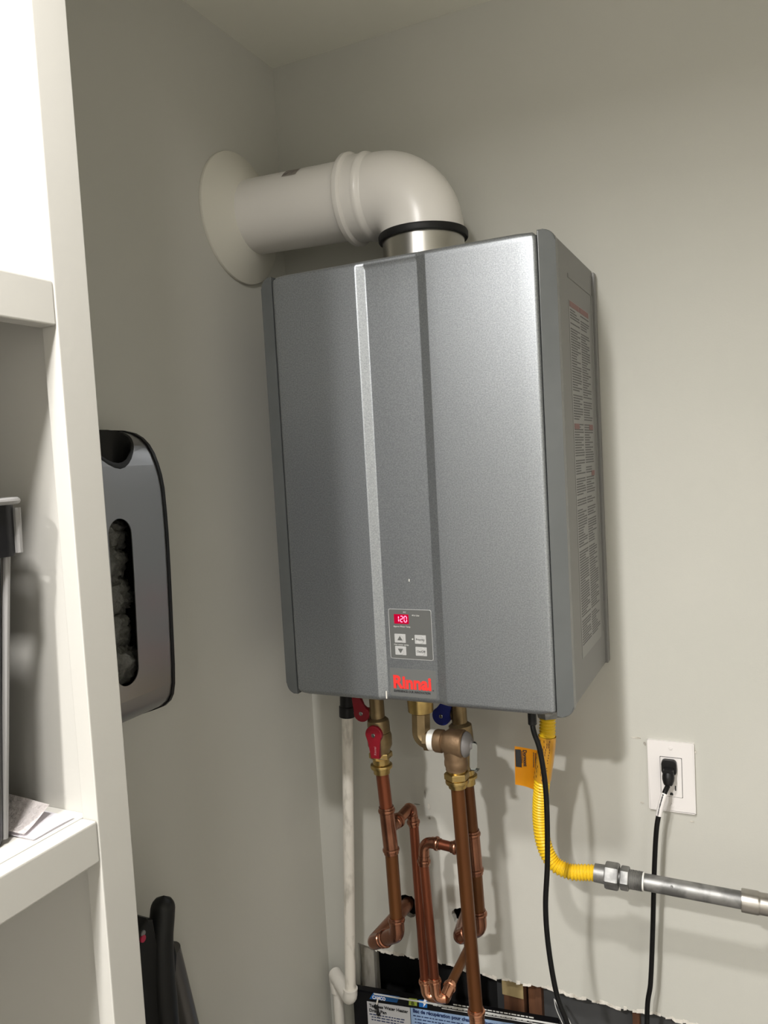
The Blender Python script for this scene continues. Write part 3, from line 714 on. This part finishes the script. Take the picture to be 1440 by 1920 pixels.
b = B(); lathe(b, q0+V((0, .003, .004)), nrm(cp_[1]-q0), [(0, .0048), (.001, .0066), (.004, .0066), (.005, .0045)], 18); obj('strain_ring', b, white, cordT)
b = B(); sw = spline(cp_[:4], 12); sweep(b, sw[11:28], .0050, 16, False); sv = obj('label_sleeve', b, white, cordT, sharp=80); tag(sv, 'white printed sleeve on the cord')
b = B(); rnd = random.Random(2)
for i in range(12, 27):
    p = sw[i]; t_ = nrm(sw[i+1]-sw[i]); n_ = V((-.3, -1, -.2)); n_ = nrm(n_-t_*n_.dot(t_)); s_ = t_.cross(n_)
    for f in (.2, .7):
        c = p.lerp(sw[i+1], f)+n_*.0052; l = rnd.uniform(.0006, .0012)
        prism(b, [(-.0005, -l), (.0005, -l), (.0005, l), (-.0005, l)], c, t_, -s_ if t_.cross(-s_).dot(n_) > 0 else s_, .0003)
obj('sleeve_print', b, ink, sv)
b = B(); q = cp_[-1]; lathe(b, q, (0, 0, -1), [(0, .0065), (q.z-cp_[-2].z+.006, .0065), (q.z-cp_[-2].z+.008, .0045)], 14); obj('strain_relief', b, blackp, cordT)
# ------------------------------------------------------------------ drain pan carton leaning into the opening
k0_, k1_ = V((.0900, -.0644, .645)), V((.4845, -.0140, .645))
ux = nrm(k1_-k0_); nb = V((ux.y, -ux.x, 0)); LW = (k1_-k0_).length
car = thing('carton', (.28, -.02, 0), 'black printed carton standing below the pipes with a white and pale blue label', 'box')
b = B(); th = .018
vv = [k0_, k1_, k1_-nb*th, k0_-nb*th]; lo_ = [v-V((0, 0, .645)) for v in vv]
tv = [b.verts.new(v) for v in vv]; bv = [b.verts.new(v) for v in lo_]
b.faces.new(tv); b.faces.new(bv[::-1])
for i in range(4): b.faces.new((tv[i], bv[i], bv[(i+1) % 4], tv[(i+1) % 4]))
bmesh.ops.recalc_face_normals(b, faces=b.faces[:]); bmesh.ops.bevel(b, geom=b.edges[:], offset=.0025, segments=2, affect='EDGES')
cb = obj('carton_body', b, cardb, car)
def on_face(px, py):      # where the ray of a photograph point meets the carton front
    d_ = fw+rt*((px-720)/FPX)-up*((py-960)/FPX); t = (k0_-CAM).dot(nb)/d_.dot(nb); return CAM+d_*t
def uv(px, py): p_ = on_face(px, py); return ((p_-k0_).dot(ux), p_.z)
def face_patch(name, pix, m, lift=.0004, z_bottom=None, par=None):
    q = [uv(*p) for p in pix]
    if z_bottom is not None: q = q+[(q[-1][0], z_bottom), (q[0][0], z_bottom)]
    b = B(); vs_ = [(u, z) for u, z in q]
    area = sum(a[0]*c[1]-c[0]*a[1] for a, c in zip(vs_, vs_[1:]+vs_[:1]))
    if area < 0: vs_ = vs_[::-1]
    prism(b, vs_, V((k0_.x, k0_.y, 0))+nb*lift, ux, UZ, lift); return obj(name, b, m, par or car)
lw = face_patch('label_panel', [(688, 1877), (768.5, 1889)], cardw, z_bottom=.30); tag(lw, 'white text panel')
ll = face_patch('label_panel', [(769.5, 1889), (1000, 1925)], cardl, z_bottom=.30); tag(ll, 'pale blue text panel')
face_patch('logo_band', [(700, 1861.5), (749, 1868.5), (744.5, 1879.5), (693, 1872.5)], cardbl)
lb = face_patch('logo_band', [(723, 1866), (748, 1869.5), (744.5, 1878.5), (719, 1875)], mat('logo_band_dark', (.012, .07, .2), .3), lift=.0006)
gi = face_patch('flame_icon', [(767, 1871), (782, 1873), (782, 1886), (766.5, 1884)], cardgr, lift=.0006)
bi = face_patch('bolt_icon', [(785.5, 1874), (801, 1876), (801, 1889.5), (786, 1887.5)], cardbl, lift=.0006)
face_patch('bolt_mark', [(795.5, 1873.5), (800.5, 1874.5), (797.5, 1880), (800, 1880.5), (793.5, 1888), (795, 1882), (793.5, 1881.5)], paperw, lift=.001)
face_patch('flame_mark', [(773.5, 1874.5), (776.5, 1880), (777.5, 1884), (772, 1884.5), (770.5, 1880.5)], mat('flame_dark', (.08, .1, .015), .4), lift=.001)
def ctext(s, px, py, size, m, fit=None, bold=0, par=None):
    u, z_ = uv(px, py); o_ = V((k0_.x, k0_.y, 0))+ux*u+V((0, 0, z_))+nb*.0012
    return text(s, size, o_, ux, UZ, m, par or car, bold=bold, fit=fit)
dist = lambda p, q: abs(uv(*q)[0]-uv(*p)[0])
ctext('CAMCO', 698.5, 1871.5, .0092, paperw, fit=dist((698.5, 1871), (723, 1874)), bold=.0003)
ctext('Tankless Water Heater', 692.5, 1886.5, .0088, ink, fit=dist((692, 1886), (765, 1896)), bold=.0002)
ctext('Drain Pan', 692.5, 1895.5, .0088, ink, fit=dist((692, 1895), (724, 1899)), bold=.0002)
navy = mat('navy_ink', (.01, .025, .10), .5)
ctext('Bac de récupération pour chauffe-eau instantané', 774.5, 1897, .0100, navy, fit=dist((774, 1897), (945, 1922)), bold=.0003)
b = B()
for px, py, ex in ((693, 1900.5, 759), (697, 1906, 756), (697, 1911, 764)):
    u0, z_ = uv(px, py); u1 = uv(ex, py+8)[0]; o_ = V((k0_.x, k0_.y, 0)); u = u0; rr = random.Random(px)
    while u < u1:
        l = rr.uniform(.003, .009); prism(b, [(u, z_-.0009), (u+l, z_-.0009), (u+l, z_+.0009), (u, z_+.0009)], o_+nb*.0008, ux, UZ, .0005); u += l+.0018
for px, py, ex in ((775, 1903.5, 940), (778, 1910, 940), (778, 1916, 930)):
    u0, z_ = uv(px, py); u1 = uv(ex, py+20)[0]; u = u0; rr = random.Random(py)
    while u < u1:
        l = rr.uniform(.003, .009); prism(b, [(u, z_-.0009), (u+l, z_-.0009), (u+l, z_+.0009), (u, z_+.0009)], o_+nb*.0008, ux, UZ, .0005); u += l+.0018
obj('small_print', b, navy, car)
b = B()
for px, py, ex in ((850, 1883, 1000), (812, 1884, 985)):
    u0, z_ = uv(px, py); u1 = uv(ex, py+24)[0]; u = u0; rr = random.Random(py)
    while u < u1:
        l = rr.uniform(.003, .010); prism(b, [(u, z_-.0011), (u+l, z_-.0011), (u+l, z_+.0011), (u, z_+.0011)], o_+nb*.0006, ux, UZ, .0005); u += l+.0018
obj('small_print', b, inkl, car)
b = B()      # shiny wrap rolled along the top edge
sweep(b, [k0_+ux*.045+V((0, 0, -.001))+nb*.001, k1_+V((0, 0, -.001))+nb*.001], .0016, 8); sweep(b, [k0_+ux*.18+V((0, 0, -.007))+nb*.001, k1_+V((0, 0, -.006))+nb*.001], .0007, 8)
obj('plastic_wrap', b, foil, car)
b = B(); q = [on_face(1042, 1868), on_face(1052, 1884), on_face(1066, 1906), on_face(1080, 1935)]; sweep(b, spline([p_+nb*.01 for p_ in q], 8), lambda f: .0012+.0016*math.sin(f*3.1), 8)
q = [on_face(1040, 1866), on_face(1044, 1885), on_face(1056, 1912), on_face(1068, 1935)]; sweep(b, spline([p_+nb*.01 for p_ in q], 8), .0007, 8)
obj('loose_wrap', b, foil, car)
b = B(); p_ = on_face(995, 1915)+nb*.0008; lathe(b, p_, nb, [(0, .0032), (.0006, .0032), (.001, .0026)], 16); obj('wrap_vent_hole', b, bine, car)
# small black shape with a white tip in front of the carton
hk = thing('hanging_piece', on_face(708, 1885)+nb*.006, 'small black clip with a white tip hanging before the white label', 'piece')
b = B(); sweep(b, [on_face(710.5, 1868)+nb*.006, on_face(708, 1879)+nb*.006], .0016, 10); obj('tip', b, pvcw, hk)
b = B(); c = on_face(707, 1884)+nb*.006; lathe(b, c-nb*.003, nb, [(0, .003), (.002, .0046), (.004, .0046), (.006, .003)], 18); sweep(b, [on_face(708, 1878)+nb*.005, on_face(711.5, 1897)+nb*.005], .0017, 10)
lathe(b, on_face(711, 1898)+nb*.003, nb, [(0, .003), (.001, .004), (.003, .004), (.004, .003)], 16); obj('piece_body', b, rubber, hk)
# ------------------------------------------------------------------ shelf unit
XS = .30
shelf = thing('shelf_unit', (.15, -1.4, 0), 'white painted built-in shelf unit at the left edge', 'shelf')
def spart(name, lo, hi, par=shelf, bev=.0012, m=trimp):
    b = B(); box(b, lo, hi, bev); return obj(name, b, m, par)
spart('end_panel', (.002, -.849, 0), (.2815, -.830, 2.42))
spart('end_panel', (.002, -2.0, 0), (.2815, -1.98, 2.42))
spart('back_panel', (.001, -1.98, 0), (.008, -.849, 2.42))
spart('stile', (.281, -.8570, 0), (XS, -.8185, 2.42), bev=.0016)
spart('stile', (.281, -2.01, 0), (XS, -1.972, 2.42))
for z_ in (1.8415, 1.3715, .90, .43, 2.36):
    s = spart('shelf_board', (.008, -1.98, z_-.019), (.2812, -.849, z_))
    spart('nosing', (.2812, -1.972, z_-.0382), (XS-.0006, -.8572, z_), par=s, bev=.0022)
# black bin, right-hand end in view
binT = thing('storage_bin', (.19, -1.04, 1.3725), 'black plastic bin with a rolled rim standing on the middle shelf', 'bin')
def loft(bm, secs, n=6, cap0=True, cap1=True):
    rings = []
    for (x0, x1, y0, y1, z_, r) in secs:
        cx, cy = (x0+x1)/2, (y0+y1)/2
        rings.append([bm.verts.new((cx+a, cy+c, z_)) for a, c in rrect(x1-x0, y1-y0, r, n)])
    m_ = len(rings[0])
    for a, c in zip(rings, rings[1:]):
        for i in range(m_): bm.faces.new((a[i], a[(i+1) % m_], c[(i+1) % m_], c[i]))
    if cap0: bm.faces.new(rings[0][::-1])
    if cap1: bm.faces.new(rings[-1])
BX0, BX1 = .085, .268
b = B(); loft(b, [(BX0+.012, BX1-.010, -1.20, -.915, 1.3725, .012), (BX0+.010, BX1-.008, -1.20, -.913, 1.378, .014), (BX0+.002, BX1-.002, -1.21, -.896, 1.615, .016)], cap1=False)
obj('body', b, binm, binT)
b = B(); loft(b, [(BX0-.002, BX1+.003, -1.214, -.886, 1.612, .016), (BX0-.004, BX1+.004, -1.216, -.884, 1.655, .018)], cap0=False, cap1=False); bmesh.ops.solidify(b, geom=b.faces[:], thickness=.003)
obj('collar', b, binm, binT)
b = B(); ring = [V(((BX0+BX1)/2+a, -1.041+c, 1.658)) for a, c in rrect(BX1-BX0+.014, .322, .022, 6)]; sweep(b, ring+[ring[0], ring[1]], .0030, 10); tag(obj('rim', b, bine, binT), 'grey rolled rim')
b = B(); sweep(b, [V((BX1-.0125, -.9165, 1.376)), V((BX1-.004, -.8975, 1.612))], .0030, 10); sweep(b, [V((BX1-.001, -.8875, 1.614)), V((BX1-.001, -.8865, 1.652))], .0035, 10); obj('corner_highlight', b, bine, binT)  # grey rods paint the highlight along the bin's corner
# papers on the shelf
zt = 1.3722
def sheet(name, corners, m, label, cat, h, lift=None):
    b = B(); n_ = 14; rows = []
    c00, c10, c11, c01 = [V(c) for c in corners]
    for j in range(n_+1):
        row = []
        for i in range(n_+1):
            u, v = i/n_, j/n_; p = c00.lerp(c10, u).lerp(c01.lerp(c11, u), v); zz_ = h+.0012*(noise.noise((p.x*30, p.y*30, 3.1))+1)
            if lift: zz_ += lift(u, v)
            row.append(b.verts.new((p.x, p.y, zz_)))
        rows.append(row)
    for a, c in zip(rows, rows[1:]):
        for i in range(n_): b.faces.new((a[i], a[i+1], c[i+1], c[i]))
    bmesh.ops.solidify(b, geom=b.faces[:], thickness=.0006)
    return tag(obj(name, b, m, sharp=60), label, cat)
sheet('paper_sheet', [(.277, -.862, 0), (.14, -.855, 0), (.14, -.906, 0), (.277, -.906, 0)], paperw, 'smooth white sheet lying at the front of the shelf beside the bin', 'paper', zt)
sheet('paper_towel', [(.252, -.866, 0), (.05, -.853, 0), (.05, -.906, 0), (.266, -.906, 0)], papert, 'embossed paper towel lying on the shelf beside the bin', 'paper towel', zt+.003, lambda u, v: .007*(1-v)**2+.002*u)
# ------------------------------------------------------------------ bag dispenser on the left wall
YF, YN = -.517, -.705
disp = thing('bag_dispenser', (0, -.61, 1.33), 'brushed steel bag dispenser with a vertical slot on the left wall', 'dispenser')
prof = [(.0015, 1.7362), (.018, 1.7354), (.041, 1.7336), (.0596, 1.7285), (.072, 1.7215), (.0820, 1.7120), (.0895, 1.700), (.0952, 1.6855), (.0995, 1.670), (.1022, 1.652), (.1032, 1.62), (.1034, 1.592), (.1024, 1.545), (.1008, 1.4965), (.0990, 1.45), (.0975, 1.41), (.0955, 1.385), (.0920, 1.3695), (.0865, 1.3602), (.0765, 1.3520), (.0620, 1.3462), (.0453, 1.3398), (.020, 1.331), (.0015, 1.3245)]
def band(off, y0, y1, th):
    b = B(); P = [V((x_, 0, z_)) for x_, z_ in prof]; N = []
    for i in range(len(P)):
        t = (P[min(i+1, len(P)-1)]-P[max(i-1, 0)]).normalized(); N.append(V((-t.z, 0, t.x)))
    O = [p+n_*off for p, n_ in zip(P, N)]; I = [p+n_*(off-th) for p, n_ in zip(P, N)]
    for q in O+I: q.x = max(q.x, .0012)
    rings = [[b.verts.new((q.x, y_, q.z)) for q in O+I[::-1]] for y_ in (y0, y1)]
    m_ = len(rings[0])
    for i in range(m_): b.faces.new((rings[0][i], rings[0][(i+1) % m_], rings[1][(i+1) % m_], rings[1][i]))
    k = len(O)
    for r in rings:
        for i in range(k-1): b.faces.new((r[i], r[i+1], r[m_-2-i], r[m_-1-i]))
    return b
bd = obj('steel_band', band(0, YN, YF-.0012, .0015), steelb, disp)
YS = -.605
b = B(); prism(b, rrect(.040, .215, .0199, 8), (.16, YS+.004, 1.512), (0, 1, 0), UZ, .10); cut1 = obj('cut', b, None)
b = B(); lathe(b, (.062, -.585, 1.80), (.0, 0, -1), [(0, .050), (.2, .050)], 40); bmesh.ops.scale(b, vec=(.65, 1, 1), space=Matrix.Translation((-.062, .585, 0)), verts=b.verts[:]); cut2 = obj('cut', b, None)
carve(bd, [cut1, cut2])
def side_plate(y0, y1):      # moulded end cap with the band's own side profile
    b = B(); P = [(.0012, prof[0][1]+.0016)]+[(x_+.0016*(x_ > .05), z_+.0016*(1 if z_ > 1.6 else -1 if z_ < 1.39 else 0)) for x_, z_ in prof[1:-1]]+[(.0012, prof[-1][1]-.0016)]
    A = [b.verts.new((x_, y0, z_)) for x_, z_ in P]; Z = [b.verts.new((x_, y1, z_)) for x_, z_ in P]
    b.faces.new(A); b.faces.new(Z[::-1])
    for i in range(len(P)): b.faces.new((A[i], Z[i], Z[(i+1) % len(P)], A[(i+1) % len(P)]))
    return obj('side_plate', b, blackp, disp)
tag(side_plate(YF-.0012, YF+.0040), 'black side plate'); tag(side_plate(YN-.0040, YN), 'black side plate')
b = B()      # black oval mouth in the rounded top
rings = []
for r_, dz in ((.0530, .0008), (.0520, .0022), (.049, .0006), (.044, -.010), (.038, -.035), (.034, -.060)):
    ring = []
    for k in range(36):
        a = k*math.tau/36; x_ = .062+.65*r_*math.cos(a); y_ = -.585+r_*math.sin(a)
        zs_ = np.interp(x_, [p_[0] for p_ in prof[:11]], [p_[1] for p_ in prof[:11]])
        ring.append(b.verts.new((x_, y_, float(zs_)+dz)))
    rings.append(ring)
for a, c in zip(rings, rings[1:]):
    for k in range(36): b.faces.new((a[k], a[(k+1) % 36], c[(k+1) % 36], c[k]))
tag(obj('mouth_ring', b, blackp, disp), 'black funnel in the rounded top')
b = B(); box(b, (.002, YN+.003, 1.335), (.006, YF-.003, 1.725)); box(b, (.006, -.662, 1.39), (.088, -.650, 1.64)); box(b, (.006, -.546, 1.39), (.088, -.538, 1.64)); obj('added_dark_liner', b, blackp, disp)  # black plates added beside the bags to darken the slot
rb = random.Random(4)
for i, (yy, zz_, s_) in enumerate(((-.596, 1.598, .031), (-.598, 1.562, .032), (-.593, 1.518, .033), (-.598, 1.474, .031), (-.592, 1.428, .033))):
    b = B(); bmesh.ops.create_icosphere(b, subdivisions=4, radius=1)
    for v in b.verts:
        p_ = v.co.copy(); n1 = noise.noise(p_*1.6+V((i*7, 0, 0))); n2 = abs(noise.noise(p_*3.6+V((0, i*5, 0)))); n3 = abs(noise.noise(p_*7+V((0, 0, i*3))))
        k = 1+.20*n1-.45*n2-.16*n3
        v.co = V((.066+p_.x*k*s_*.85, yy+p_.y*k*s_*1.25, zz_+p_.z*k*s_*1.0))
    o_ = obj('plastic_bag', b, bagm, None, sharp=180)
    tag(o_, ['crumpled grey plastic bag at the top of the dispenser slot', 'crumpled grey plastic bag second from the top in the dispenser slot', 'crumpled grey plastic bag in the middle of the dispenser slot', 'dark crumpled bag second from the bottom in the dispenser slot', 'crumpled grey bag at the bottom of the dispenser slot'][i], 'plastic bag', 'plastic bags inside the dispenser')
# ------------------------------------------------------------------ stick vacuum behind the shelf
XV = .11
vc = thing('stick_vacuum', (.08, -.58, 0), 'black stick vacuum handle leaning on the left wall behind the shelf', 'vacuum cleaner')
def av(px, py, x_=XV): return at(px, py, x=x_)
b = B(); pts = [av(307, 1679), av(304, 1720), av(300, 1765), av(301, 1830), av(308, 1930), av(318, 2080)]
def rv(f): return .0160*math.sqrt(max(0, 1-(1-min(f/.06, 1))**2))+.0001 if f < .06 else .0160+.0035*min(1, (f-.06)*2.5)
pp, L = resample(spline(pts, 10), .004); top_ = pp[0]+V((0, 0, .0)); sweep(b, pp, rv, 24); obj('grip', b, vac, vc, sharp=80)
b = B(); q0_ = av(266, 1800, .13); 
prism(b, [(-.06, -.16), (.004, -.16), (.010, -.02), (.006, .030), (-.004, .036), (-.030, .022), (-.06, .010)], av(286, 1770, .118)+V((0, 0, 0)), (0, 1, 0), UZ, .03, .004); obj('motor_housing', b, vac, vc)
b = B(); c = av(268, 1760, .119); lathe(b, c+V((-.002, 0, 0)), (1, 0, 0), [(0, .0050), (.0030, .0045), (.0035, .003)], 16); tag(obj('power_button', b, vred, vc), 'red button')
b = B(); c = av(269, 1750, .119); lathe(b, c+V((-.002, 0, 0)), (1, 0, 0), [(0, .004), (.0025, .0035)], 14); obj('indicator', b, bine, vc)
w0_, w1_ = av(318, 1780, .05), av(345, 1890, .05); wd = nrm(w1_-w0_); w2_ = w0_+wd*((w0_.z-.05)/-wd.z)
b = B(); box(b, w2_+V((-.03, -.12, -.05)), w2_+V((.09, .12, .002)), .012, 3); obj('floor_head', b, vac, vc)
b = B(); g_ = pp[-1]; lathe(b, g_+V((0, 0, .05)), (0, 0, -1), [(0, .020), (.02, .045), (.16, .048), (.17, .040)], 28); obj('dust_cup', b, vac, vc)
b = B(); sweep(b, [w0_, w1_, w2_], .0155, 22); tag(obj('wand', b, vact, vc), 'dark grey tube')
b = B(); prism(b, [(-.008, -.030), (.006, -.020), (.010, .002), (.004, .030), (-.008, .03)], av(324, 1800, .085), (0, 1, 0), UZ, .02, .003); obj('latch', b, blackp, vc)
